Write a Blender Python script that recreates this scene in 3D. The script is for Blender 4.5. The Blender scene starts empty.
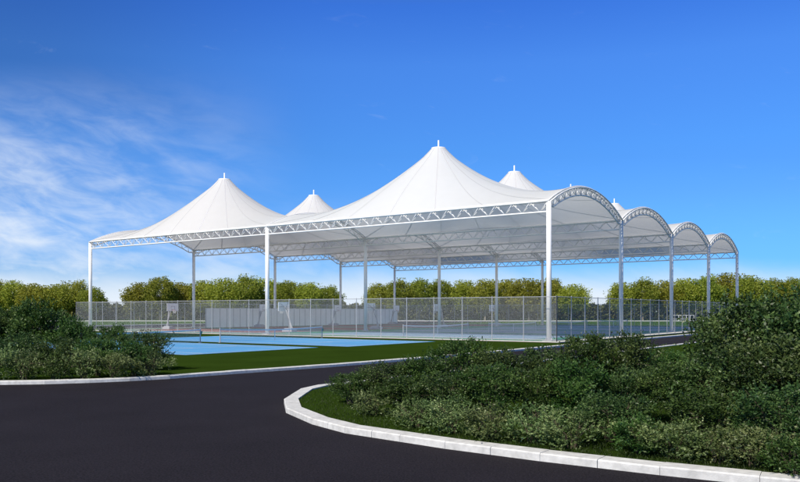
import bpy, math, random
import numpy as np
from mathutils import Vector, Matrix
rng = np.random.default_rng(7); random.seed(7)
S = bpy.context.scene; COL = S.collection
pi = math.pi
# ------------------------------------------------------------------ camera facts (metres)
CH, FPX, YH = 2.5, 775.0, 311.4          # eye height, focal length in 800-px pixels, horizon row
def G(px, py, z=0.0):                    # picture point -> ground point
    Y = (CH - z) * FPX / (py - YH)
    return Vector(((px - 400) * Y / FPX, Y, z))
A0 = Vector((11.77, 61.26, 0)); ANG = 0.621
U = Vector((math.sin(ANG), math.cos(ANG), 0)); V = Vector((-math.cos(ANG), math.sin(ANG), 0))
LS, LT, H, PK, RISE = 62.4, 65.2, 11.32, 18.67, 2.0
def W(s, t, z=0.0):                      # canopy frame: s along the long front, t along the arched side
    p = A0 + V * s + U * t; return Vector((p.x, p.y, z))
ROT = Matrix((( V.x, U.x, 0), (V.y, U.y, 0), (0, 0, 1)))

# ------------------------------------------------------------------ materials
def mat(name, base, rough=.6, var=0.0, scale=5.0, spec=.3, bump=0.0, bscale=60.0, detail=6, trans=0.0, metal=0.0, var2=0.0, scale2=.3):
    m = bpy.data.materials.new(name); m.use_nodes = True
    nt = m.node_tree; N = nt.nodes; L = nt.links; b = N['Principled BSDF']
    b.inputs['Roughness'].default_value = rough; b.inputs['Specular IOR Level'].default_value = spec
    b.inputs['Metallic'].default_value = metal
    col = N.new('ShaderNodeRGB'); col.outputs[0].default_value = (*base, 1); out = col.outputs[0]
    tc = N.new('ShaderNodeTexCoord')
    for va, sc in ((var, scale), (var2, scale2)):
        if va:
            n = N.new('ShaderNodeTexNoise'); n.inputs['Scale'].default_value = sc; n.inputs['Detail'].default_value = detail
            L.new(tc.outputs['Object'], n.inputs['Vector'])
            mr = N.new('ShaderNodeMapRange'); mr.inputs[1].default_value = .25; mr.inputs[2].default_value = .75
            mr.inputs[3].default_value = 1 - va; mr.inputs[4].default_value = 1 + va; L.new(n.outputs[0], mr.inputs[0])
            mx = N.new('ShaderNodeVectorMath'); mx.operation = 'SCALE'; L.new(out, mx.inputs[0]); L.new(mr.outputs[0], mx.inputs['Scale']); out = mx.outputs[0]
    L.new(out, b.inputs['Base Color'])
    if bump:
        n = N.new('ShaderNodeTexNoise'); n.inputs['Scale'].default_value = bscale; n.inputs['Detail'].default_value = 4
        L.new(tc.outputs['Object'], n.inputs['Vector'])
        bp = N.new('ShaderNodeBump'); bp.inputs['Strength'].default_value = bump; bp.inputs['Distance'].default_value = .02
        L.new(n.outputs[0], bp.inputs['Height']); L.new(bp.outputs[0], b.inputs['Normal'])
    if trans:
        t = N.new('ShaderNodeBsdfTranslucent'); L.new(out, t.inputs[0]); ms = N.new('ShaderNodeMixShader'); ms.inputs[0].default_value = trans
        L.new(b.outputs[0], ms.inputs[1]); L.new(t.outputs[0], ms.inputs[2]); L.new(ms.outputs[0], N['Material Output'].inputs[0])
    return m
def leafmat(name, c0, c1, c2, trans=.35, rough=.5):
    m = bpy.data.materials.new(name); m.use_nodes = True; nt = m.node_tree; N = nt.nodes; L = nt.links; b = N['Principled BSDF']
    b.inputs['Roughness'].default_value = rough; b.inputs['Specular IOR Level'].default_value = .35
    a = N.new('ShaderNodeAttribute'); a.attribute_name = 'tint'
    oi = N.new('ShaderNodeObjectInfo')
    r = N.new('ShaderNodeValToRGB'); e = r.color_ramp.elements
    e[0].position = 0; e[0].color = (*c0, 1); e[1].position = 1; e[1].color = (*c2, 1); k = e.new(.55); k.color = (*c1, 1)
    L.new(a.outputs['Fac'], r.inputs[0])
    hs = N.new('ShaderNodeHueSaturation'); mr = N.new('ShaderNodeMapRange'); mr.inputs[3].default_value = .8; mr.inputs[4].default_value = 1.2
    mh = N.new('ShaderNodeMapRange'); mh.inputs[3].default_value = .485; mh.inputs[4].default_value = .515
    L.new(oi.outputs['Random'], mr.inputs[0]); L.new(oi.outputs['Random'], mh.inputs[0])
    L.new(mr.outputs[0], hs.inputs['Value']); L.new(mh.outputs[0], hs.inputs['Hue']); L.new(r.outputs[0], hs.inputs['Color'])
    L.new(hs.outputs[0], b.inputs['Base Color'])
    t = N.new('ShaderNodeBsdfTranslucent'); L.new(hs.outputs[0], t.inputs[0]); ms = N.new('ShaderNodeMixShader'); ms.inputs[0].default_value = trans
    L.new(b.outputs[0], ms.inputs[1]); L.new(t.outputs[0], ms.inputs[2]); L.new(ms.outputs[0], N['Material Output'].inputs[0])
    return m
def meshmat(name, colr, p, w, rough=.5):           # woven wire: holes are truly see-through
    m = bpy.data.materials.new(name); m.use_nodes = True; nt = m.node_tree; N = nt.nodes; L = nt.links; b = N['Principled BSDF']
    b.inputs['Base Color'].default_value = (*colr, 1); b.inputs['Roughness'].default_value = rough
    uv = N.new('ShaderNodeUVMap'); sx = N.new('ShaderNodeSeparateXYZ'); L.new(uv.outputs[0], sx.inputs[0])
    def M(op, a, bb=None):
        n = N.new('ShaderNodeMath'); n.operation = op
        for i, x in enumerate((a, bb)):
            if x is None: continue
            if isinstance(x, (int, float)): n.inputs[i].default_value = x
            else: L.new(x, n.inputs[i])
        return n.outputs[0]
    d1 = M('FRACT', M('DIVIDE', M('ADD', sx.outputs[0], sx.outputs[1]), p)); d2 = M('FRACT', M('DIVIDE', M('SUBTRACT', sx.outputs[0], sx.outputs[1]), p))
    f = M('MAXIMUM', M('LESS_THAN', d1, w), M('LESS_THAN', d2, w))
    t = N.new('ShaderNodeBsdfTransparent'); ms = N.new('ShaderNodeMixShader')
    L.new(f, ms.inputs[0]); L.new(t.outputs[0], ms.inputs[1]); L.new(b.outputs[0], ms.inputs[2]); L.new(ms.outputs[0], N['Material Output'].inputs[0])
    return m
M_grass = mat('lawn_grass', (.027, .052, .007), 1.0, .25, 40, .0, .5, 120, var2=.18, scale2=.25)
M_farground = mat('field_grass', (.045, .10, .016), 1.0, .15, .5, .0, .3, 20, var2=.25, scale2=.05)
M_asphalt = mat('asphalt', (.0195, .0165, .0215), .92, .75, 28, .12, .9, 90, var2=.16, scale2=.5, detail=9)
M_kerb = mat('kerb_concrete', (.61, .61, .60), .85, .20, 7, .2, .25, 60, var2=.10, scale2=1.5)
M_white = mat('white_painted_steel', (.87, .87, .87), .4, .03, 3, .5)
M_fabric = mat('white_membrane', (.92, .92, .925), .55, .012, 1.0, .3, 0, trans=.40)
M_seam = mat('membrane_seam', (.55, .55, .57), .6, .02, 4, .3)
M_slab = mat('pale_concrete', (.60, .59, .55), .85, .08, 3, .2, .1, 40, var2=.06)
M_skirt = mat('dark_concrete', (.10, .09, .08), .9, .15, 3, .2)
M_green = mat('green_court_coating', (.055, .20, .135), .8, .08, 2, .2, var2=.06)
M_blue = mat('blue_court_coating', (.15, .235, .34), .8, .07, 2, .2, var2=.06)
M_sky = mat('light_blue_court_coating', (.10, .335, .64), .75, .05, 2, .25, var2=.07, scale2=.2)
M_red = mat('red_court_coating', (.19, .095, .085), .8, .08, 2, .2, var2=.08)
M_line = mat('court_line_paint', (.72, .74, .76), .8, .06, 6, .2)
M_galv = mat('galvanised_steel', (.42, .43, .45), .45, .08, 6, .5, metal=.2)
M_wire = meshmat('chain_link_wire', (.50, .53, .54), .075, .066)
M_net = meshmat('net_cord', (.42, .46, .50), .05, .10)
M_board = mat('white_wall_boards', (.86, .86, .86), .6, .04, 1.5, .3, var2=.06, scale2=.3)
M_boardgap = mat('grey_wall_battens', (.50, .50, .51), .6, .1, 2, .3)
M_glass = mat('backboard_panel', (.84, .86, .88), .3, .03, 2, .5)
M_hoopsteel = mat('grey_hoop_steel', (.36, .37, .40), .45, .08, 4, .4)
M_ring = mat('orange_rim', (.45, .10, .03), .45, .05, 4, .4)
M_teal = mat('teal_winder', (.03, .22, .20), .5, .05, 4, .4)
M_bark = mat('bark', (.27, .23, .17), .9, .3, 6, .2, .5, 20)
M_stem = mat('shrub_stem', (.085, .07, .048), .9, .3, 12, .2)
M_tleafA = leafmat('olive_tree_leaf', (.24, .265, .035), (.36, .385, .045), (.46, .475, .09), .5, .6)
M_tleafB = leafmat('green_tree_leaf', (.18, .24, .03), (.30, .355, .042), (.42, .44, .08), .5, .6)
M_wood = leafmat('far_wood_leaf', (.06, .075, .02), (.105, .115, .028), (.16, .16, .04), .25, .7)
M_sleaf = leafmat('dark_shrub_leaf', (.022, .052, .012), (.062, .112, .030), (.15, .215, .065), .30, .42)
M_sleaf2 = leafmat('mid_green_shrub_leaf', (.022, .062, .010), (.070, .135, .030), (.15, .23, .06), .32, .45)
M_pleaf = leafmat('pale_shrub_leaf', (.055, .10, .025), (.15, .215, .072), (.32, .385, .16), .32, .45)
M_blade = leafmat('grass_blade', (.018, .032, .005), (.028, .048, .007), (.045, .07, .012), .3, .6)

# ------------------------------------------------------------------ mesh helpers
class MB:
    def __init__(s): s.v = []; s.f = []; s.mi = []; s.uv = None
    def add(s, vs, fs, mi=0):
        o = len(s.v); s.v += [tuple(x) for x in vs]; s.f += [tuple(i + o for i in f) for f in fs]; s.mi += [mi] * len(fs)
    def box(s, c, d, R=None, mi=0):
        c = Vector(c); vs = []
        for x in (-.5, .5):
            for y in (-.5, .5):
                for z in (-.5, .5):
                    p = Vector((x * d[0], y * d[1], z * d[2]))
                    if R is not None: p = R @ p
                    vs.append(c + p)
        s.add(vs, [(0, 1, 3, 2), (4, 6, 7, 5), (0, 4, 5, 1), (2, 3, 7, 6), (0, 2, 6, 4), (1, 5, 7, 3)], mi)
    def tube(s, pts, r, n=6, cap=True, closed=False, mi=0):
        pts = [Vector(p) for p in pts]; k = len(pts); rs = r if isinstance(r, (list, tuple)) else [r] * k
        vs = []; ref = None
        for i, p in enumerate(pts):
            if closed: d = pts[(i + 1) % k] - pts[i - 1]
            else: d = pts[min(i + 1, k - 1)] - pts[max(i - 1, 0)]
            d.normalize()
            if ref is None or abs(ref.dot(d)) > .95: ref = Vector((0, 0, 1)) if abs(d.z) < .9 else Vector((1, 0, 0))
            a = d.cross(ref).normalized(); b = a.cross(d).normalized(); ref = b
            for j in range(n):
                t = 2 * pi * j / n; vs.append(p + (a * math.cos(t) + b * math.sin(t)) * rs[i])
        fs = []
        for i in range(k if closed else k - 1):
            for j in range(n):
                i2 = (i + 1) % k; fs.append((i * n + j, i * n + (j + 1) % n, i2 * n + (j + 1) % n, i2 * n + j))
        if cap and not closed: fs += [tuple(range(n)), tuple(range((k - 1) * n, k * n))]
        s.add(vs, fs, mi)
    def build(s, name, m, parent=None, smooth=False, loc=None):
        me = bpy.data.meshes.new(name); me.from_pydata(s.v, [], s.f)
        ms = m if isinstance(m, list) else [m]
        for x in ms: me.materials.append(x)
        if len(ms) > 1: me.polygons.foreach_set('material_index', s.mi)
        if s.uv is not None:
            l = me.uv_layers.new(name='UVMap')
            idx = np.empty(len(me.loops), int); me.loops.foreach_get('vertex_index', idx)
            l.data.foreach_set('uv', np.array(s.uv, dtype=np.float32)[idx].ravel())
        if smooth: me.polygons.foreach_set('use_smooth', [True] * len(me.polygons))
        import bmesh
        if len(me.polygons) < 30000:
            bm = bmesh.new(); bm.from_mesh(me); bmesh.ops.recalc_face_normals(bm, faces=bm.faces[:]); bm.to_mesh(me); bm.free()
        me.update(); o = bpy.data.objects.new(name, me); COL.objects.link(o)
        if parent: o.parent = parent
        if loc is not None: o.location = loc
        return o
def empty(name, loc=(0, 0, 0), rz=0):
    o = bpy.data.objects.new(name, None); o.location = loc; o.rotation_euler = (0, 0, rz); o.empty_display_size = .3; COL.objects.link(o); return o
def tag(o, label=None, cat=None, group=None, kind=None):
    if label: o['label'] = label
    if cat: o['category'] = cat
    if group: o['group'] = group
    if kind: o['kind'] = kind
    return o
def dup(o, loc, rz=0, sc=(1, 1, 1)):
    c = o.copy(); COL.objects.link(c); c.location = loc; c.rotation_euler = (0, 0, rz); c.scale = sc
    for ch in o.children:
        d = ch.copy(); COL.objects.link(d); d.parent = c
        for g in ch.children:
            e = g.copy(); COL.objects.link(e); e.parent = d
    return c
def sheet(name, pts, z, m, label=None):
    mb = MB(); mb.add([(p[0], p[1], z) for p in pts], [tuple(range(len(pts)))])
    return tag(mb.build(name, m), kind='structure')
ORD = ['first', 'second', 'third', 'fourth', 'fifth', 'sixth', 'seventh', 'eighth', 'ninth', 'tenth', 'eleventh', 'twelfth', 'thirteenth', 'fourteenth', 'fifteenth', 'sixteenth', 'seventeenth', 'eighteenth', 'nineteenth', 'twentieth',
       'twenty-first', 'twenty-second', 'twenty-third', 'twenty-fourth', 'twenty-fifth', 'twenty-sixth', 'twenty-seventh', 'twenty-eighth', 'twenty-ninth', 'thirtieth', 'thirty-first', 'thirty-second', 'thirty-third', 'thirty-fourth', 'thirty-fifth', 'thirty-sixth', 'thirty-seventh', 'thirty-eighth', 'thirty-ninth', 'fortieth', 'forty-first', 'forty-second', 'forty-third', 'forty-fourth']

# ------------------------------------------------------------------ ground, roads, kerbs
mb = MB(); n = 24; R = 5000
mb.add([(0, 0, 0)] + [(R * math.cos(2 * pi * i / n), R * math.sin(2 * pi * i / n), 0) for i in range(n)], [(0, 1 + i, 1 + (i + 1) % n) for i in range(n)])
tag(mb.build('ground', M_farground), kind='structure')
perp = Vector((U.y, -U.x, 0))                       # to the right of the canopy's arched side
def RP(off, t): p = A0 + perp * off + U * t; return (p.x, p.y)
upper = [(-90, 29.0), (-45, 26.6)] + [tuple(G(x, y)[:2]) for x, y in ((-70, 385.6), (0, 385), (45, 384.4), (90, 383), (130, 381.3), (170, 379), (210, 375.9), (250, 373), (290, 370.2), (330, 367.3), (375, 363.7), (420, 360))] + [RP(3.75, -14.5), RP(3.7, -8), RP(3.7, 0), RP(3.7, 40), RP(3.7, 75), RP(3.7, 140)]
lower = [RP(9.7, 140), RP(9.7, 75), RP(9.7, 40), RP(9.7, 5), RP(9.7, -14), RP(9.6, -30)] + [tuple(G(x, y)[:2]) for x, y in ((335, 387), (318, 388.8), (300, 393), (284, 403.5), (286, 413), (312, 424.5), (345, 433.5), (400, 442), (445, 449), (540, 461.5), (660, 475.5), (760, 486), (900, 499))] + [(9.2, 9.3), (22, 4), (60, -8)]
road = upper[:] + [(RP(9.7, 140)[0] + 3, RP(9.7, 140)[1])] + [(120, 60), (120, -60), (-90, -60)]
sheet('road', road, .004, M_asphalt)
def offset(poly, d):
    out = []
    for i, p in enumerate(poly):
        a = Vector(poly[max(i - 1, 0)]); b = Vector(p); c = Vector(poly[min(i + 1, len(poly) - 1)])
        n1 = (b - a) if i > 0 else (c - b); n2 = (c - b) if i < len(poly) - 1 else n1
        n1 = Vector((-n1.y, n1.x)).normalized(); n2 = Vector((-n2.y, n2.x)).normalized()
        m = (n1 + n2).normalized(); k = d / max(m.dot(n1), .4); out.append((b.x + m.x * k, b.y + m.y * k))
    return out
def kerb(name, poly, width, h, step=1.0, gap=.012):
    inner = offset(poly, width); mb = MB()
    for i in range(len(poly) - 1):
        p0, p1, q0, q1 = map(Vector, (poly[i], poly[i + 1], inner[i], inner[i + 1]))
        L = (p1 - p0).length; k = max(1, min(60, round(L / step)))
        for j in range(k):
            a = j / k + (gap / L / 2 if j else 0); b = (j + 1) / k - (gap / L / 2 if j < k - 1 else gap / L / 2)
            o = [p0.lerp(p1, a), p0.lerp(p1, b), q0.lerp(q1, b), q0.lerp(q1, a)]
            c = .022                                 # worn bevel along the road edge
            e = [o[0].lerp(o[3], c / width), o[1].lerp(o[2], c / width)]
            hh = h + random.uniform(-.004, .004)
            vs = [(*o[0], -.05), (*o[1], -.05), (*o[2], -.05), (*o[3], -.05), (*o[0], hh - c), (*o[1], hh - c), (*e[0], hh), (*e[1], hh), (*o[2], hh), (*o[3], hh)]
            mb.add(vs, [(0, 1, 5, 4), (4, 5, 7, 6), (6, 7, 8, 9), (2, 3, 9, 8), (1, 2, 8, 7, 5), (3, 0, 4, 6, 9)])
    return tag(mb.build(name, M_kerb), kind='structure'), inner
_, up_in = kerb('kerb', upper, .36, .13)
_, lo_in = kerb('kerb', lower, .38, .14)
# raised lawns behind the kerbs
isl = lo_in[:] + [(140, 30), (RP(40, 140)[0], RP(40, 140)[1])]
sheet('lawn', isl, .10, M_grass)
lawn2 = up_in[:-4] + [RP(3.2, -1.62), tuple(W(64.0, -1.62)[:2]), tuple(W(110.0, -1.62)[:2]), (-90, 100)]
sheet('lawn', lawn2, .09, M_grass)
# strip of verge between the right road and the slab
sheet('verge', [RP(1.62, -1.62), RP(3.3, -1.62), RP(3.3, 140), RP(1.62, 140)], .05, M_grass)
# asphalt apron beyond the left end, with its kerb, and far path
sheet('side_road', [tuple(W(64.05, -1.5)[:2]), tuple(W(92, -1.5)[:2]), tuple(W(92, 120)[:2]), tuple(W(64.05, 120)[:2])], .008, M_asphalt)
kerb('kerb', [tuple(W(92, 120)[:2]), tuple(W(92, -1.5)[:2])][::-1], .4, .16, 3)
kerb('path', [(-160, 196), (0, 196), (160, 196)], 1.4, .16, 6)

# ------------------------------------------------------------------ court slab and painted courts
SZ = .16
mb = MB(); mb.box(W(LS / 2, LT / 2, SZ / 2 - .05), (LS + 3.2, LT + 3.2, SZ + .1), ROT); tag(mb.build('court_slab', M_slab), kind='structure')
mb = MB()
for s0, s1, t0, t1 in ((-1.64, -1.605, -1.64, LT + 1.64), (LS + 1.605, LS + 1.64, -1.64, LT + 1.64), (-1.6, LS + 1.6, -1.64, -1.605), (-1.6, LS + 1.6, LT + 1.605, LT + 1.64)):
    mb.box(W((s0 + s1) / 2, (t0 + t1) / 2, .065), (s1 - s0, t1 - t0, .13), ROT)
tag(mb.build('slab_skirting', M_skirt), kind='structure')
def rect(s0, s1, t0, t1): return [W(s0, t0), W(s1, t0), W(s1, t1), W(s0, t1)]
sheet('green_court_surface', rect(-.4, LS + .4, -.4, LT + .4), SZ + .004, M_green)
lines = MB()
def line(s0, s1, t0, t1, z):
    w = .05
    if abs(s1 - s0) < 1e-6: s0 -= w; s1 += w
    else: t0 -= w; t1 += w
    lines.add([(*p[:2], z) for p in rect(s0, s1, t0, t1)], [(0, 1, 2, 3)])
def tennis_lines(s0, t0, z, Ls=23.77, Wt=10.97):
    s1, t1 = s0 + Ls, t0 + Wt; sm = (s0 + s1) / 2; tm = (t0 + t1) / 2
    for t in (t0, t1, t0 + 1.37, t1 - 1.37): line(s0, s1, t, t, z)
    for s in (s0, s1): line(s, s, t0 + .06, t1 - .06, z + .003)
    for s in (sm - 6.4, sm + 6.4): line(s, s, t0 + 1.43, t1 - 1.43, z + .003)
    line(sm - 6.33, sm + 6.33, tm, tm, z)
nets = []
BAY = LT / 4
for k in range(4):
    tc = BAY * (k + .5)
    sheet('blue_court_surface', rect(2.6, 28.8, tc - 6.6, tc + 6.6), SZ + .008, M_blue)
    tennis_lines(15.7 - 11.885, tc - 5.485, SZ + .012); nets.append((15.7, tc, SZ + .008, 5.94))
    sheet('red_court_surface', rect(34.5, 59.3, tc - 6.4, tc + 6.4), SZ + .008, M_red)
    for t in (tc - 6.1, tc + 6.1): line(35.0, 58.8, t, t, SZ + .012)
    for s in (35.0, 58.8, 46.9): line(s, s, tc - 6.04, tc + 6.04, SZ + .015)
for s0, t0 in ((8.9, -28.7), (8.1, -15.6)):
    sheet('light_blue_court_surface', rect(s0 - .5, s0 + 24.3, t0 - .1, t0 + 10.9), .096, M_sky)
    tennis_lines(s0, t0 + .2, .100, Wt=10.4); nets.append((s0 + 11.9, t0 + 5.4, .096, 5.9))
tag(lines.build('court_line_markings', M_line), kind='structure')

# ------------------------------------------------------------------ tennis nets
def net_thing(hw):
    e = empty('tennis_net')
    for sg in (-1, 1):
        p = MB(); p.tube([(0, sg * hw, 0), (0, sg * hw, 1.10)], .04, 8); p.tube([(0, sg * hw, 1.10), (0, sg * hw, 1.13)], .05, 8); p.box((0, sg * hw, .012), (.2, .2, .024))
        po = p.build('net_post', M_galv, e)
        if sg > 0:
            w = MB(); w.box((.0, hw + .09, .78), (.11, .08, .22)); w.tube([(.0, hw + .13, .78), (.0, hw + .2, .78), (.0, hw + .2, .92)], .012, 5); w.build('winder', M_teal, po)
    N = 16; ys = [-hw + .05 + (2 * hw - .1) * i / N for i in range(N + 1)]
    def top(y): return .914 + .13 * (y / hw) ** 2
    m = MB(); vs = []; uv = []
    for y in ys:
        vs += [(0, y, .05), (0, y, top(y) - .05)]; uv += [(y, .05), (y, top(y) - .05)]
    m.add(vs, [(2 * i, 2 * i + 2, 2 * i + 3, 2 * i + 1) for i in range(N)]); m.uv = uv; m.build('net_mesh', M_net, e)
    b = MB()
    for i in range(N): 
        a, c = ys[i], ys[i + 1]
        b.add([(x, y, top(y) + dz) for y in (a, c) for x in (-.035, .035) for dz in (-.075, .015)], [(0, 1, 5, 4), (2, 6, 7, 3), (1, 3, 7, 5), (0, 4, 6, 2)])
    b.build('top_band', M_line, e)
    c = MB(); c.box((.0, 0, .46), (.03, .06, .90)); c.build('centre_strap', M_line, e)
    return e
protoN = net_thing(5.92)
NL = ['tennis net under the white canopy nearest the right front corner column', 'tennis net under the canopy on the second blue court from the front corner',
      'tennis net under the canopy on the third blue court from the front corner', 'tennis net under the canopy on the farthest blue court from the front corner',
      'tennis net on the nearer sunlit light blue court out on the lawn', 'tennis net on the sunlit light blue court closer to the fence']
for i, (s, t, z, hw) in enumerate(nets):
    o = protoN if i == 0 else dup(protoN, (0, 0, 0))
    o.location = W(s, t, z); o.rotation_euler = (0, 0, -ANG); tag(o, NL[i], 'tennis net', 'tennis nets across the blue courts')

# ------------------------------------------------------------------ the canopy
can = tag(empty('tensile_canopy', W(LS / 2, LT / 2, 0)), 'huge white tensile canopy with eight pointed peaks on slim white columns over the courts', 'canopy')
CO = can.location
def rel(p): return Vector(p) - CO
for i in range(3):
    for j in range(5):
        b = W(LS * i / 2, LT * j / 4, SZ); m = MB()
        m.tube([rel(b), rel(b + Vector((0, 0, H - .10 - SZ)))], .205, 20)
        c = m.build('column', M_white, can, True)
        for f in c.data.polygons:
            if len(f.vertices) > 4: f.use_smooth = False
        m = MB(); m.box(rel(b + Vector((0, 0, .02))), (.8, .8, .04), ROT)
        for q in range(4):
            a = q * pi / 2 + ANG; d = Vector((math.cos(a), math.sin(a), 0)); m.box(rel(b + d * .29 + Vector((0, 0, .13))), (.17, .02, .18), Matrix.Rotation(a, 3, 'Z'))
        m.build('base_plate', M_galv, c)
def truss(name, fn, side, k, dep, half=.20, rc=.072, rw=.030):
    # fn(u) -> point on the top chord; side = sideways unit vector; two top chords, one bottom chord, zigzag webs
    m = MB(); T = [fn(i / k) for i in range(k + 1)]; B = []
    for i in range(k):
        a, b = T[i], T[i + 1]; d = (b - a).normalized(); up = side.cross(d); up = up if up.z > 0 else -up
        B.append((a + b) / 2 - up * dep)
    for sg in (-1, 1): m.tube([rel(p + side * half * sg) for p in T], rc, 8)
    e0 = T[0] - (B[0] - T[0]).dot(Vector((0, 0, 1))) * Vector((0, 0, -1)); e1 = T[-1] + Vector((0, 0, (B[-1] - T[-1]).z))
    m.tube([rel(p) for p in [e0] + B + [e1]], rc, 8)
    for i in range(k):
        for sg in (-1, 1):
            m.tube([rel(T[i] + side * half * sg), rel(B[i])], rw, 5); m.tube([rel(B[i]), rel(T[i + 1] + side * half * sg)], rw, 5)
        if i: m.tube([rel(T[i] - side * half), rel(T[i] + side * half)], rw, 5)
    return m.build(name, M_white, can, True)
for j in range(5):
    truss('straight_truss', lambda u, j=j: W(LS * u, LT * j / 4, H - .10), U, 40, .82)
def arch(x): return RISE * (1 - (2 * x - 1) ** 2) 
for i in range(3):
    for j in range(4):
        truss('arched_truss', lambda u, i=i, j=j: W(LS * i / 2, BAY * (j + u), H - .10 + arch(u)), V, 14, .66, .17, .065, .028)
# membrane shape: relax a tensioned skin between valleys, arches and the mast ring
LX, LY = LS / 2, BAY; nx, ny = 125, 65; dx, dy = LX / (nx - 1), LY / (ny - 1)
gx = np.linspace(-LX / 2, LX / 2, nx)[:, None]; gy = np.linspace(-LY / 2, LY / 2, ny)[None, :]
rr = np.sqrt(gx ** 2 + gy ** 2); R0 = .70; RZ = PK
edge = np.maximum(1e-3, H + RISE * (1 - (2 * gy / LY) ** 2) * np.ones_like(gx))
Z = H + RISE * (1 - (2 * gy / LY) ** 2) * (np.abs(2 * gx / LX) ** 1.5) + np.maximum(0, (RZ - H) * (1 - np.sqrt(rr / 9)))
fix = np.zeros((nx, ny), bool); fix[[0, -1], :] = True; fix[:, [0, -1]] = True; ring = rr <= R0
Z[[0, -1], :] = edge[[0, -1], :]; Z[:, [0, -1]] = H; Z[ring] = RZ; fix |= ring
Wt = (np.maximum(rr, R0)) ** -.86
wx = .5 * (Wt[1:] + Wt[:-1]) / dx ** 2; wy = .5 * (Wt[:, 1:] + Wt[:, :-1]) / dy ** 2
I, J = np.meshgrid(np.arange(nx), np.arange(ny), indexing='ij'); 
for it in range(1400):
    for par in (0, 1):
        num = np.zeros_like(Z); den = np.zeros_like(Z)
        num[1:] += wx * Z[:-1]; den[1:] += wx; num[:-1] += wx * Z[1:]; den[:-1] += wx
        num[:, 1:] += wy * Z[:, :-1]; den[:, 1:] += wy; num[:, :-1] += wy * Z[:, 1:]; den[:, :-1] += wy
        upd = ((I + J) % 2 == par) & ~fix
        Z[upd] += 1.75 * (num / den - Z)[upd]
def zat(x, y):
    fx = np.clip((x + LX / 2) / dx, 0, nx - 1.001); fy = np.clip((y + LY / 2) / dy, 0, ny - 1.001)
    i = int(fx); j = int(fy); a = fx - i; b = fy - j
    return (1 - a) * (1 - b) * Z[i, j] + a * (1 - b) * Z[i + 1, j] + (1 - a) * b * Z[i, j + 1] + a * b * Z[i + 1, j + 1]
bd = []
for i in range(32): bd.append((-LX / 2 + LX * i / 32, -LY / 2))
for i in range(20): bd.append((LX / 2, -LY / 2 + LY * i / 20))
for i in range(32): bd.append((LX / 2 - LX * i / 32, LY / 2))
for i in range(20): bd.append((-LX / 2, LY / 2 - LY * i / 20))
nb = len(bd); NR = 26; prof = [(k / NR) ** 1.25 for k in range(NR + 1)]
def skin_pt(i, k, lift=0.0):
    bx, by = bd[i]; a = math.atan2(by, bx); x0, y0 = R0 * math.cos(a), R0 * math.sin(a); u = prof[k]
    x, y = x0 + (bx - x0) * u, y0 + (by - y0) * u
    if k == NR: z = H + RISE * (1 - (2 * by / LY) ** 2) if abs(abs(bx) - LX / 2) < 1e-6 else H
    elif k == 0: z = RZ
    else:
        z = zat(x, y); r = math.hypot(x, y)
        if r < 1.6: # smooth the stair of the grid near the ring
            q = max(0, (r ** .86 - R0 ** .86) / (1.6 ** .86 - R0 ** .86)); f = 1.6 / r; z = RZ + (zat(x * f, y * f) - RZ) * (r ** .86 - R0 ** .86) / (1.6 ** .86 - R0 ** .86)
    return Vector((x, y, z + lift))
mb = MB(); mb.add([skin_pt(i, k) for i in range(nb) for k in range(NR + 1)],
       [(i * (NR + 1) + k, i * (NR + 1) + k + 1, ((i + 1) % nb) * (NR + 1) + k + 1, ((i + 1) % nb) * (NR + 1) + k) for i in range(nb) for k in range(NR)])
skinm = mb.build('membrane', M_fabric, None, True)
sm = MB(); picks = [0, 6, 11, 16, 21, 26, 32, 37, 42, 47, 52, 58, 63, 68, 73, 78, 84, 89, 94, 99]
for i in picks:
    P = [skin_pt(i, k, .012) for k in range(NR + 1)]; d = Vector((-bd[i][1], bd[i][0], 0)).normalized() * .035
    vs = []
    for p in P: vs += [p - d, p + d]
    sm.add(vs, [(2 * k, 2 * k + 1, 2 * k + 3, 2 * k + 2) for k in range(NR)])
seamm = sm.build('seam', M_seam, skinm)
ed = MB()  # rolled edge along the valleys and arches
ed.tube([skin_pt(i, NR, .02) for i in range(nb)], .045, 5, closed=True)
edgem = ed.build('edge_rope', M_white, skinm, True)
cp = MB(); cp.tube([(0, 0, RZ - .12), (0, 0, RZ + .05)], [R0 + .02, R0 + .02], 28); cp.tube([(0, 0, RZ + .05), (0, 0, RZ + .10)], [R0 - .02, R0 - .35], 28)
capm = cp.build('mast_cap', M_white, None, True)
mm = MB(); mm.tube([(0, 0, RZ - 4.4), (0, 0, RZ - 3.9), (0, 0, RZ + .82)], [.04, .11, .075], 12)
for q in range(4):
    a = q * pi / 2 + pi / 4
mastm = mm.build('mast', M_white, capm, True)
first = True
for i in range(2):
    for j in range(4):
        c = W(LS * (i + .5) / 2, BAY * (j + .5)); c = rel(c)
        if first: a, s_, e_, cpo, ma = skinm, seamm, edgem, capm, mastm; first = False
        else:
            a, s_, e_, cpo, ma = [o.copy() for o in (skinm, seamm, edgem, capm, mastm)]
            for o in (a, s_, e_, cpo, ma): COL.objects.link(o)
            s_.parent = a; e_.parent = a; ma.parent = cpo
        a.parent = can; cpo.parent = can
        for o in (a, cpo): o.location = c; o.rotation_euler = (0, 0, math.atan2(V.y, V.x))

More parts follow.
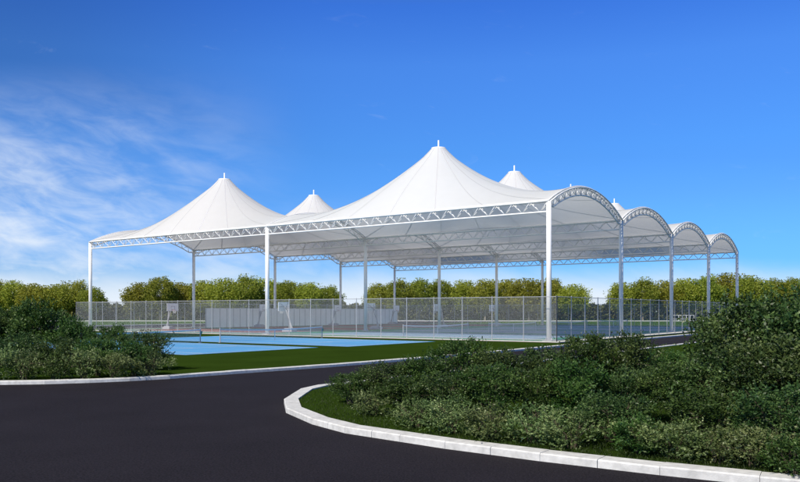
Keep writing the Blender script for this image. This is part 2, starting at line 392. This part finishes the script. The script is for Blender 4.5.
# ------------------------------------------------------------------ chain-link fences
FH = 3.50; FO = 1.2
def fence(p, q, k, label):
    e = tag(empty('chain_link_fence', (p + q) / 2), label, 'fence', 'chain-link fences round the court slab'); c = e.location.copy()
    L = (q - p).length; d = (q - p).normalized()
    for i in range(k + 1):
        b = p + (q - p) * i / k - c; m = MB(); m.tube([b, b + Vector((0, 0, FH + .03))], .036 if i not in (0, k) else .05, 7); m.tube([b + Vector((0, 0, FH + .03)), b + Vector((0, 0, FH + .07))], [.05, .02], 7)
        m.build('fence_post', M_galv, e)
    for z, nm in ((FH - .02, 'top_rail'), (.14, 'bottom_rail')):
        m = MB(); m.tube([p - c + Vector((0, 0, z)), q - c + Vector((0, 0, z))], .026, 7); m.build(nm, M_galv, e)
    m = MB(); nrm = Vector((-d.y, d.x, 0)) * .045
    m.add([p - c + nrm + Vector((0, 0, .08)), q - c + nrm + Vector((0, 0, .08)), q - c + nrm + Vector((0, 0, FH - .02)), p - c + nrm + Vector((0, 0, FH - .02))], [(0, 1, 2, 3)])
    m.uv = [(0, 0), (L, 0), (L, FH), (0, FH)]; m.build('wire_mesh', M_wire, e)
c1, c2, c3, c4 = W(-FO, -FO, SZ), W(LS + FO, -FO, SZ), W(LS + FO, LT + FO, SZ), W(-FO, LT + FO, SZ)
fence(c1, c2, 23, 'long front chain-link fence facing the two sunlit light blue courts')
fence(c1, c4, 24, 'right-hand chain-link fence along the road below the arched canopy ends')
fence(c2, c3, 24, 'left-hand chain-link fence beside the asphalt apron, behind the board wall')
fence(c4, c3, 23, 'rear chain-link fence across the back, in front of the tree line')

# ------------------------------------------------------------------ practice wall of white boards
e = tag(empty('board_wall', W(61.2, 41, SZ)), 'long white board wall with grey battens standing on the court under the canopy', 'wall'); c = e.location.copy()
t0, t1, wh = 17.5, 64.4, 2.75; npn = 36; pw = (t1 - t0) / npn
for k in range(npn):
    m = MB(); m.box(W(61.2 + (.015 if k % 2 else 0), t0 + pw * (k + .5), SZ + wh / 2) - c, (.06, pw - .16, wh), ROT); m.build('wall_board', M_board, e)
for k in range(npn + 1):
    m = MB(); m.box(W(61.23, t0 + pw * k, SZ + wh / 2 - .02) - c, (.10, .15, wh - .04), ROT); m.build('batten', M_boardgap, e)
m = MB(); m.box(W(61.22, (t0 + t1) / 2, SZ + wh + .03) - c, (.16, t1 - t0 + .2, .06), ROT); m.build('wall_coping', M_board, e)

# ------------------------------------------------------------------ basketball hoops (board looks along local +x)
def hoop():
    e = empty('basketball_hoop'); B = 2.36
    m = MB(); m.box((-.9, 0, .16), (1.5, .9, .3)); m.box((-.9, 0, .36), (1.1, .6, .1)); m.build('weighted_base', M_hoopsteel, e)
    m = MB(); m.tube([(-1.1, 0, .36), (-.75, 0, 2.5), (-.12, 0, B + .5)], .085, 8); m.tube([(-1.35, 0, .36), (-.3, 0, B + .25)], .05, 6); m.tube([(-.75, 0, 2.5), (-.1, .5, B + .8)], .04, 6); m.tube([(-.75, 0, 2.5), (-.1, -.5, B + .8)], .04, 6); m.build('arm', M_hoopsteel, e)
    m = MB(); m.box((0, 0, B + .525), (.05, 1.8, 1.05)); bo = m.build('backboard', M_glass, e)
    m = MB()
    for y0, y1, z0, z1 in ((-.9, .9, 0, .05), (-.9, .9, 1.0, 1.05), (-.9, -.85, .05, 1.0), (.85, .9, .05, 1.0), (-.3, .3, .15, .2), (-.3, .3, .60, .65), (-.3, -.25, .2, .6), (.25, .3, .2, .6)):
        m.box((.028, (y0 + y1) / 2, B + (z0 + z1) / 2), (.012, y1 - y0, z1 - z0))
    m.box((-.04, 0, B + .5), (.03, 1.7, .06)); m.box((-.04, .6, B + .5), (.028, .05, .95)); m.box((-.04, -.6, B + .5), (.028, .05, .95)); m.build('board_frame', M_hoopsteel, bo)
    m = MB(); m.tube([(.15 + .225 + .225 * math.cos(t), .225 * math.sin(t), B + .15) for t in [2 * pi * i / 20 for i in range(20)]], .012, 5, closed=True); m.box((.085, 0, B + .14), (.13, .1, .05)); ri = m.build('rim', M_ring, e)
    m = MB()
    for i in range(12):
        a = 2 * pi * i / 12
        for s in (1, -1):
            b2 = a + s * pi / 12; b3 = a
            m.tube([(.375 + .225 * math.cos(a), .225 * math.sin(a), B + .145), (.375 + .18 * math.cos(b2), .18 * math.sin(b2), B - .05), (.375 + .13 * math.cos(b3), .13 * math.sin(b3), B - .28)], .006, 4)
    m.build('hoop_net', M_line, ri)
    return e
H0 = hoop(); k = 0
rows = [('left row', [.908, .907, .900, .899]), ('right row', [.589, .588, .589, .585])]
pos = ['nearest the front fence', 'second from the front fence', 'third from the front fence', 'farthest from the front fence']
for ri, (rn, ss) in enumerate(rows):
    for j, s in enumerate(ss):
        o = H0 if k == 0 else dup(H0, (0, 0, 0)); k += 1
        o.location = W(s * LS, BAY * (j + .5), SZ + .008); o.rotation_euler = (0, 0, math.atan2(-V.y, -V.x) + (0 if ri == 0 else pi))
        tag(o, ('grey basketball hoop facing right beside the white board wall, ' if ri == 0 else 'grey basketball hoop facing left in mid slab, ') + pos[j], 'basketball hoop', 'basketball hoops under the canopy')

# ------------------------------------------------------------------ low white railing by the trees
e = tag(empty('low_railing', (74, 203, 0)), 'low white railing of upright bars at the foot of the trees behind the right columns', 'railing')
for i in range(7):
    m = MB(); m.tube([(-3 + i, 0, 0), (-3 + i, 0, 1.5)], .07, 6); m.build('upright', M_white, e)
for z in (.5, 1.5):
    m = MB(); m.tube([(-3.05, 0, z), (3.05, 0, z)], .06, 6); m.build('rail', M_white, e)

# ------------------------------------------------------------------ foliage
def leaves(centres, dirs, size, tint, name, m, parent=None, aspect=.5, fold=.15):
    n = len(centres); C = np.asarray(centres); D = np.asarray(dirs); D = D / np.linalg.norm(D, axis=1, keepdims=True)
    r = rng.normal(size=(n, 3)); Bv = np.cross(D, r); Bv /= np.linalg.norm(Bv, axis=1, keepdims=True); Nn = np.cross(D, Bv)
    s = (np.asarray(size) * np.ones(n))[:, None]
    v = np.stack([C - D * s * .5, C + Bv * s * aspect * .5 + Nn * s * fold - D * s * .06, C + D * s * .5, C - Bv * s * aspect * .5 + Nn * s * fold - D * s * .06], 1).reshape(-1, 3)
    me = bpy.data.meshes.new(name); me.vertices.add(4 * n); me.vertices.foreach_set('co', v.astype(np.float32).ravel())
    me.loops.add(4 * n); me.loops.foreach_set('vertex_index', np.arange(4 * n, dtype=np.int32)); me.polygons.add(n)
    me.polygons.foreach_set('loop_start', np.arange(0, 4 * n, 4, dtype=np.int32)); me.materials.append(m)
    me.update(calc_edges=True); me.validate()
    at = me.attributes.new('tint', 'FLOAT', 'FACE'); at.data.foreach_set('value', np.clip(np.asarray(tint), 0, 1).astype(np.float32))
    o = bpy.data.objects.new(name, me); COL.objects.link(o)
    if parent: o.parent = parent
    return o
def unit(n):
    d = rng.normal(size=(n, 3)); return d / np.linalg.norm(d, axis=1, keepdims=True)
def shrub(name, h, rad, nclump, nsprig, nleaf, lsize, m, nst=9, spray=0.0, low=.12, name_st='stems'):
    e = empty(name); st = MB(); tips = []
    cl = []
    for i in range(nclump):
        for _ in range(40):
            d = rng.uniform(-1, 1, 3)
            if d[0] ** 2 + d[1] ** 2 + d[2] ** 2 < 1 and rng.random() < .25 + np.linalg.norm(d) ** 2: break
        wob = 1 + .25 * math.sin(3 * math.atan2(d[1], d[0]) + h * 7) 
        cl.append((d[0] * rad * wob, d[1] * rad * wob, h * (low + (1 - low) * (.5 + .46 * d[2]))))
    cl = np.array(cl); cl[:, 2] *= h * .95 / cl[:, 2].max()
    for i in range(nst):
        a = 2 * pi * i / nst + rng.uniform(-.3, .3); r = rad * rng.uniform(.3, .85); z = h * rng.uniform(.6, .97)
        p = [Vector((.1 * math.cos(a), .1 * math.sin(a), -.05)), Vector((r * .3 * math.cos(a + .2), r * .3 * math.sin(a + .2), z * .4)), Vector((r * .65 * math.cos(a), r * .65 * math.sin(a), z * .75)), Vector((r * math.cos(a + .1), r * math.sin(a + .1), z))]
        st.tube(p, [.028 * h / 2, .02 * h / 2, .013 * h / 2, .005], 5); tips.append(p)
    for c in cl[::2]:
        best = min((pt for p in tips for pt in p[1:3]), key=lambda q: (q - Vector(c)).length)
        if best.z > c[2] + .3: continue
        st.tube([best, best.lerp(Vector(c), .5) + Vector((0, 0, .04)), Vector(c)], [.01, .007, .004], 4, False)
    st.build(name_st, M_stem, e)
    C = []; D = []; Tn = []; Sz = []
    for c in cl:
        ct = rng.uniform(.1, .75); cr = rng.uniform(.75, 1.3) * .15 * rad * (1.25 if nclump < 40 else 1)
        out = np.array([c[0], c[1], max(.1, c[2] - h * .35)]); out /= np.linalg.norm(out) + 1e-6
        for q in range(nsprig):
            o = rng.normal(size=3) * cr * np.array([1, 1, .75]); b = np.array(c) + o
            if b[2] < .03: continue
            dr = unit(1)[0] * .8 + out * .7 + np.array([0, 0, .35]); dr /= np.linalg.norm(dr); stt = ct + rng.normal() * .16; ln = lsize * rng.uniform(1.6, 3.0)
            for l in range(nleaf):
                f = l / nleaf; C.append(b + dr * ln * (f - .3)); D.append(dr * .55 + unit(1)[0] * .9 + np.array([0, 0, -.12])); Tn.append(stt + rng.normal() * .10 + .12 * f); Sz.append(lsize * rng.uniform(.65, 1.25))
    nstr = int(spray * nclump)
    for q in range(nstr):   # loose shoots that break the outline
        c = cl[rng.integers(len(cl))]; out = np.array([c[0], c[1], max(.1, c[2] - h * .3)]); out = out / np.linalg.norm(out) + rng.normal(size=3) * .3 + np.array([0, 0, .4]); out /= np.linalg.norm(out); ln = rng.uniform(.2, .5) * rad
        for l in range(12):
            f = l / 12; C.append(np.array(c) + out * (.12 * rad + ln * f)); D.append(out * .4 + unit(1)[0]); Tn.append(.5 + .3 * f + rng.normal() * .1); Sz.append(lsize * rng.uniform(.6, 1.0) * (1.1 - .4 * f))
    leaves(C, D, Sz, Tn, 'leaves', m, e)
    return e
tall = [shrub('tall_shrub', 2.5, 1.12, 58, 38, 5, .094, M_sleaf, 9, .6), shrub('tall_shrub', 2.5, 1.0, 52, 38, 5, .088, M_sleaf2, 8, .8), shrub('tall_shrub', 2.5, 1.2, 62, 36, 5, .092, M_sleaf, 10, .6), shrub('tall_shrub', 2.5, 1.02, 50, 40, 5, .098, M_sleaf2, 7, .8)]
lows = [shrub('low_shrub', 1.1, .72, 22, 30, 5, .080, M_pleaf, 8, .4, .08), shrub('low_shrub', 1.1, .80, 24, 28, 5, .076, M_pleaf, 9, .4, .08), shrub('low_shrub', 1.1, .68, 22, 30, 5, .082, M_sleaf2, 8, .5, .08)]
used = set()
# (px of base, row of base, row of the top, kind)   kind t = tall, l = low
left_bed = [(4, 363, 309, 't'), (40, 366, 302, 't'), (74, 367, 319, 't'), (112, 369, 327, 't'), (148, 370, 331, 't'), (-24, 366, 306, 't'),
            (22, 374, 334, 't'), (62, 375, 338, 't'), (98, 376, 340, 't'), (134, 376, 342, 't'),
            (-6, 380, 350, 'l'), (24, 379.5, 352, 'l'), (54, 379.5, 354, 'l'), (84, 379, 352, 'l'), (114, 378.5, 355, 'l'), (150, 376.5, 353, 'l')]
right_bed = [(350, 404, 374, 't'), (386, 402, 362, 't'), (424, 402, 357, 't'), (462, 398, 341, 't'), (500, 400, 349, 't'), (546, 396, 347, 't'), (588, 396, 336, 't'), (624, 394, 333, 't'), (664, 388, 352, 't'), (702, 388, 350, 't'),
             (404, 416, 378, 't'), (446, 418, 374, 't'), (490, 420, 366, 't'), (534, 420, 370, 't'), (580, 422, 362, 't'), (628, 422, 368, 't'), (676, 426, 366, 't'),
             (738, 406, 312, 't'), (766, 410, 297, 't'), (800, 412, 288, 't'), (830, 414, 290, 't'), (724, 430, 354, 't'), (772, 434, 340, 't'), (820, 436, 330, 't'),
             (610, 442, 392, 't'), (700, 450, 392, 't'), (786, 458, 386, 't'),
             (374, 418, 391, 'l'), (416, 430, 402, 'l'), (452, 436, 400, 'l'), (492, 442, 407, 'l'), (532, 446, 407, 'l'), (572, 451, 413, 'l'), (640, 457, 420, 'l'), (674, 461, 424, 'l'), (718, 466, 430, 'l'), (754, 470, 430, 'l'), (792, 478, 440, 'l'), (836, 479, 438, 'l')]
def plant_bed(lst, bed, z0):
    tl = sorted([q for q in lst if q[3] == 't'], key=lambda q: (q[1])); 
    rown = {}
    for kind in 'tl':
        qs = [q for q in lst if q[3] == kind]; qs.sort(key=lambda q: q[0])
        for n_, q in enumerate(qs): rown[q] = n_
    for q in lst:
        px, py, ty, kd = q; py -= 3 if kd == 'l' and px > 300 else 0; p = G(px, py, z0); hgt = CH - z0 + (YH - ty) * p.y / FPX
        pool = tall if kd == 't' else lows; o = pool[random.randrange(len(pool))]; base = 2.5 if kd == 't' else 1.1
        sc = hgt / base; wsc = (.72 if kd == 't' else .55) * sc + (.30 if kd == 't' else .42)
        if o.name in used: o = dup(o, (0, 0, 0))
        else: used.add(o.name)
        o.location = p; o.rotation_euler = (0, 0, random.uniform(0, 6.28)); o.scale = (wsc * random.uniform(.93, 1.07), wsc * random.uniform(.93, 1.07), sc)
        k = rown[q]
        if kd == 't': lab = f'tall leafy green shrub, {ORD[k]} from the left among the tall shrubs of the {bed}'
        else: lab = f'low kerbside shrub, {ORD[k]} from the left along the front of the {bed}'
        tag(o, lab, 'shrub', f"{'tall' if kd == 't' else 'low'} shrubs in the {bed}")
plant_bed(left_bed, 'left bed', .09); plant_bed(right_bed, 'right bed', .10)

def tree(name, hh, rad, nclump, m):
    e = empty(name); tk = MB(); th = hh * .30; lean = rng.uniform(-.3, .3, 2)
    tk.tube([(0, 0, -.1), (lean[0] * .3, lean[1] * .3, th * .5), (lean[0], lean[1], th), (lean[0] * 1.4, lean[1] * 1.4, hh * .75)], [.24, .19, .16, .05], 8)
    for i in range(7):
        a = 2 * pi * i / 7 + rng.uniform(-.3, .3); z = th * rng.uniform(.75, 1.25); r = rad * rng.uniform(.5, .85)
        tk.tube([(lean[0], lean[1], z), (lean[0] + r * .5 * math.cos(a), lean[1] + r * .5 * math.sin(a), z + hh * .18), (lean[0] + r * math.cos(a), lean[1] + r * math.sin(a), z + hh * .38)], [.10, .07, .03], 6)
    tk.build('trunk', M_bark, e)
    C = []; D = []; Tn = []; Sz = []
    for i in range(nclump):
        d = unit(1)[0] * rng.uniform(.35, 1) ** .5; wob = 1 + .18 * math.sin(2 * math.atan2(d[1], d[0]) + hh)
        c = np.array([d[0] * rad * wob, d[1] * rad * wob, hh * (.62 + .36 * d[2])]); ct = rng.uniform(.15, .8); cr = rng.uniform(.45, .85)
        for q in range(60):
            o = np.clip(rng.normal(size=3), -1.5, 1.5) * cr; C.append(c + o); D.append(unit(1)[0] + np.array([0, 0, .1])); Tn.append(ct + rng.normal() * .2); Sz.append(rng.uniform(.30, .55))
    leaves(C, D, Sz, Tn, 'crown', m, e, .6)
    return e
trees = [tree('broadleaf_tree', 10.6, 4.3, 140, M_tleafA), tree('broadleaf_tree', 10.0, 4.0, 132, M_tleafA), tree('broadleaf_tree', 11.0, 4.2, 140, M_tleafB), tree('broadleaf_tree', 9.6, 4.4, 132, M_tleafA), tree('broadleaf_tree', 10.4, 3.9, 128, M_tleafB)]
# tree line: (px, row of the crown top)
line_px = []
seq = [(-30, 284), (-8, 279), (14, 281), (34, 283), (54, 284), (74, 281), (92, 287), (140, 283), (160, 277), (181, 282), (203, 280), (224, 279), (246, 276), (268, 279), (290, 281), (310, 283), (330, 286),
       (378, 284), (398, 280), (419, 279), (441, 280), (463, 281), (485, 280), (507, 279), (529, 278), (550, 279), (571, 284), (622, 283), (643, 279), (664, 281), (686, 279), (707, 276), (729, 274), (751, 276), (772, 279), (794, 278), (816, 280), (838, 282)]
cols = [(90, 'left corner column'), (194, 'slim column at 2nd left'), (267, 'middle front column'), (366, 'thin inner column'), (440, 'inner column'), (549, 'right corner column'), (621, 'second arched-side column'), (671, 'third arched-side column'), (708, 'fourth arched-side column'), (736, 'last arched-side column')]
near = [c for c in cols if 'slim' not in c[1] and 'inner' not in c[1]]
tused = set()
for n_, (px, ty) in enumerate(seq):
    Y = 218 + random.uniform(-4, 6); X = (px - 400) * Y / FPX; hgt = CH + (YH - ty) * Y / FPX - .2
    ti = random.choice([0, 1, 2, 3, 4]); o = trees[ti]; base = [10.6, 10.0, 11.0, 9.6, 10.4][ti]
    if ti in tused: o = dup(o, (0, 0, 0))
    tused.add(ti); sc = hgt / base
    o.location = (X, Y, 0); o.rotation_euler = (0, 0, random.uniform(0, 6.28)); o.scale = (sc * random.uniform(.95, 1.1), sc * random.uniform(.95, 1.1), sc)
    c = min(near, key=lambda c: abs(c[0] - px)); side = 'left' if px < c[0] else 'right'
    tone = 'olive' if ti in (0, 1, 3) else 'green'
    tag(o, f'{tone} tree in the far tree line, {ORD[n_]} from the left, nearest the {c[1]}', 'tree', 'broadleaf trees in the far tree line')
for ti, o in enumerate(trees):
    assert ti in tused
# dense dark undergrowth that closes the tree line behind the trunks
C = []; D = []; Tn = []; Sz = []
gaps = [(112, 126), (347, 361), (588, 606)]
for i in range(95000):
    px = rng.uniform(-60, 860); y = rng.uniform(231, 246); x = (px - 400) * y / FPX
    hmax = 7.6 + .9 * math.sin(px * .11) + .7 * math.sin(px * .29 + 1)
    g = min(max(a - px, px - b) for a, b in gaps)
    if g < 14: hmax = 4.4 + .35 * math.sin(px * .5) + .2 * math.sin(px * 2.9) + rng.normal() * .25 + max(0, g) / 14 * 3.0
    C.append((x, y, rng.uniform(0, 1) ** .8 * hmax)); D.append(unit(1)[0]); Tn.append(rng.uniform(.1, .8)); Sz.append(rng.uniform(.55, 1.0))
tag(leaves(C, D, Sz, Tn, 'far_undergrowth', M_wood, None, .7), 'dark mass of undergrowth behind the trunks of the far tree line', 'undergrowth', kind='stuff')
# short mown grass at the near edges of the beds
def blades(name, pts, z0, hmin, hmax, label):
    n = len(pts); P = np.array(pts); h = rng.uniform(hmin, hmax, n); D = np.stack([rng.normal(size=n) * .45, rng.normal(size=n) * .45, np.ones(n)], 1)
    Cc = np.stack([P[:, 0], P[:, 1], z0 + h * .42], 1)
    tag(leaves(Cc, D, h, rng.uniform(0, 1, n), name, M_blade, None, .16, .02), label, 'grass', kind='stuff')
def inpoly(x, y, poly):
    c = False; j = len(poly) - 1
    for i in range(len(poly)):
        if (poly[i][1] > y) != (poly[j][1] > y) and x < (poly[j][0] - poly[i][0]) * (y - poly[i][1]) / (poly[j][1] - poly[i][1]) + poly[i][0]: c = not c
        j = i
    return c
pts = []
while len(pts) < 42000:
    px, py = rng.uniform(285, 830), rng.uniform(384, 482); g = G(px, py, .1)
    if inpoly(g.x, g.y, isl): pts.append((g.x, g.y))
blades('lawn_grass', pts, .10, .035, .085, 'short dark green grass on the island inside the white kerb')

# ------------------------------------------------------------------ camera, sun, sky
cam = bpy.data.cameras.new('camera'); co = bpy.data.objects.new('camera', cam); COL.objects.link(co); S.camera = co
co.location = (0, 0, CH); co.rotation_euler = (pi / 2, 0, 0); cam.sensor_width = 36; cam.lens = FPX / 800 * 36; cam.shift_y = (YH - 241) / 800; cam.clip_end = 12000; cam.clip_start = .1
SUN = Vector((-.51, -.69, .80)).normalized(); el = math.asin(SUN.z)
sl = bpy.data.lights.new('sun', 'SUN'); so = bpy.data.objects.new('sun', sl); COL.objects.link(so)
sl.energy = 5.0; sl.angle = math.radians(.55); sl.color = (1, .925, .80); so.rotation_euler = SUN.to_track_quat('Z', 'Y').to_euler(); so.location = (0, 0, 60)
w = bpy.data.worlds.new('World'); S.world = w; w.use_nodes = True; nt = w.node_tree; N = nt.nodes; L = nt.links; bg = N['Background']
def math_(op, a, b=None, clamp=False):
    n = N.new('ShaderNodeMath'); n.operation = op; n.use_clamp = clamp
    for i, x in enumerate((a, b)):
        if x is None: continue
        if isinstance(x, (int, float)): n.inputs[i].default_value = x
        else: L.new(x, n.inputs[i])
    return n.outputs[0]
def mrange(v, a, b, c, d, smooth=True):
    n = N.new('ShaderNodeMapRange'); n.interpolation_type = 'SMOOTHSTEP' if smooth else 'LINEAR'; L.new(v, n.inputs[0])
    for i, x in enumerate((a, b, c, d)): n.inputs[i + 1].default_value = x
    return n.outputs[0]
tc = N.new('ShaderNodeTexCoord'); sp = N.new('ShaderNodeSeparateXYZ'); L.new(tc.outputs['Generated'], sp.inputs[0])
sky = N.new('ShaderNodeTexSky'); sky.sky_type = 'NISHITA'; sky.sun_disc = False; sky.sun_elevation = el; sky.sun_rotation = math.atan2(SUN.x, SUN.y)
sky.air_density = 1.0; sky.dust_density = .3; sky.ozone_density = 2.0; sky.altitude = 0
# deep polarised blue: grade the sky by height above the horizon
ramp = N.new('ShaderNodeValToRGB'); ez = sp.outputs[2]; L.new(math_('MULTIPLY', ez, 2.0, True), ramp.inputs[0]); e = ramp.color_ramp.elements
stops = [(0, (0.0675, 0.1709, 0.3608)), (0.1272, (0.0675, 0.1709, 0.3608)), (0.2846, (0.0835, 0.189, 0.357)), (0.4078, (0.0922, 0.2206, 0.4153)), (0.6037, (0.1065, 0.2423, 0.4816)), (0.7353, (0.0833, 0.2103, 0.4887)), (0.86, (0.16, 0.20, 0.27)), (1, (0.20, 0.21, 0.23))]
STOPS = stops
e[0].position = stops[0][0]; e[0].color = (*stops[0][1], 1); e[1].position = stops[-1][0]; e[1].color = (*stops[-1][1], 1)
for p_, c_ in stops[1:-1]: k = e.new(p_); k.color = (*c_, 1)
gm = N.new('ShaderNodeVectorMath'); gm.operation = 'MULTIPLY'; L.new(sky.outputs[0], gm.inputs[0]); L.new(ramp.outputs[0], gm.inputs[1])
az = math_('DIVIDE', sp.outputs[0], math_('MAXIMUM', math_('ABSOLUTE', sp.outputs[1]), .05)); ev = math_('DIVIDE', sp.outputs[2], math_('MAXIMUM', math_('ABSOLUTE', sp.outputs[1]), .05))
gs = N.new('ShaderNodeVectorMath'); gs.operation = 'SCALE'; L.new(gm.outputs[0], gs.inputs[0]); L.new(math_('MULTIPLY', math_('MAXIMUM', mrange(az, -.55, -.05, .70, 1.0), mrange(ev, .10, .42, 1.12, .6)), 3.6), gs.inputs['Scale'])
# thin cirrus on the left, a pale band low on the horizon
def noise(sa, se, shear, sc, det, rough, dist, seed):
    cb = N.new('ShaderNodeCombineXYZ'); L.new(math_('ADD', math_('MULTIPLY', az, sa), math_('MULTIPLY', ev, shear)), cb.inputs[0]); L.new(math_('ADD', math_('MULTIPLY', ev, se), math_('MULTIPLY', az, 1.1)), cb.inputs[1]); cb.inputs[2].default_value = seed
    n = N.new('ShaderNodeTexNoise'); n.inputs['Scale'].default_value = sc; n.inputs['Detail'].default_value = det; n.inputs['Roughness'].default_value = rough; n.inputs['Distortion'].default_value = dist
    L.new(cb.outputs[0], n.inputs['Vector']); return n.outputs[0]
big = noise(2.2, 4.5, .6, 2.4, 5, .55, .3, 3.1); fine = noise(3.0, 9.0, .8, 4.5, 8, .62, .6, 1.7)
m1 = math_('MULTIPLY', mrange(az, -.46, -.10, 1, 0), mrange(ev, .13, .33, 1, 0))
m2 = math_('MULTIPLY', mrange(az, -.25, .10, .75, 0), mrange(ev, .03, .17, 1, 0))
msk = math_('MAXIMUM', m1, m2)
cl = math_('MULTIPLY', mrange(math_('ADD', math_('MULTIPLY', big, .68), math_('MULTIPLY', fine, .32)), .33, .65, .06, .95), msk)
w2 = math_('MULTIPLY', mrange(noise(3.5, 10, .8, 5.0, 9, .65, .7, 8.3), .60, .85, 0, .10), mrange(ev, .34, .42, 1, 0))
front = math_('GREATER_THAN', sp.outputs[1], .05)
hz = math_('MULTIPLY', mrange(math_('ADD', ev, math_('MULTIPLY', math_('SUBTRACT', big, .5), .05)), .014, .072, 1, 0), .96)
cf = math_('ADD', math_('MULTIPLY', math_('MAXIMUM', math_('MULTIPLY', cl, .95), w2), front), 0, True)
cf = math_('MAXIMUM', cf, hz)
mx = N.new('ShaderNodeMix'); mx.data_type = 'RGBA'; L.new(cf, mx.inputs[0]); L.new(gs.outputs[0], mx.inputs[6]); mx.inputs[7].default_value = (8.2, 9.0, 10.0, 1)
L.new(mx.outputs[2], bg.inputs[0]); bg.inputs[1].default_value = .10
S.view_settings.view_transform = 'Standard'; S.view_settings.look = 'None'; S.view_settings.exposure = 0; S.view_settings.gamma = 1; S.view_settings.use_curve_mapping = False
S.cycles.use_denoising = True; S.cycles.max_bounces = 8; S.cycles.transparent_max_bounces = 24; S.cycles.sample_clamp_indirect = 6
S.cycles.use_adaptive_sampling = True; S.cycles.adaptive_threshold = .01
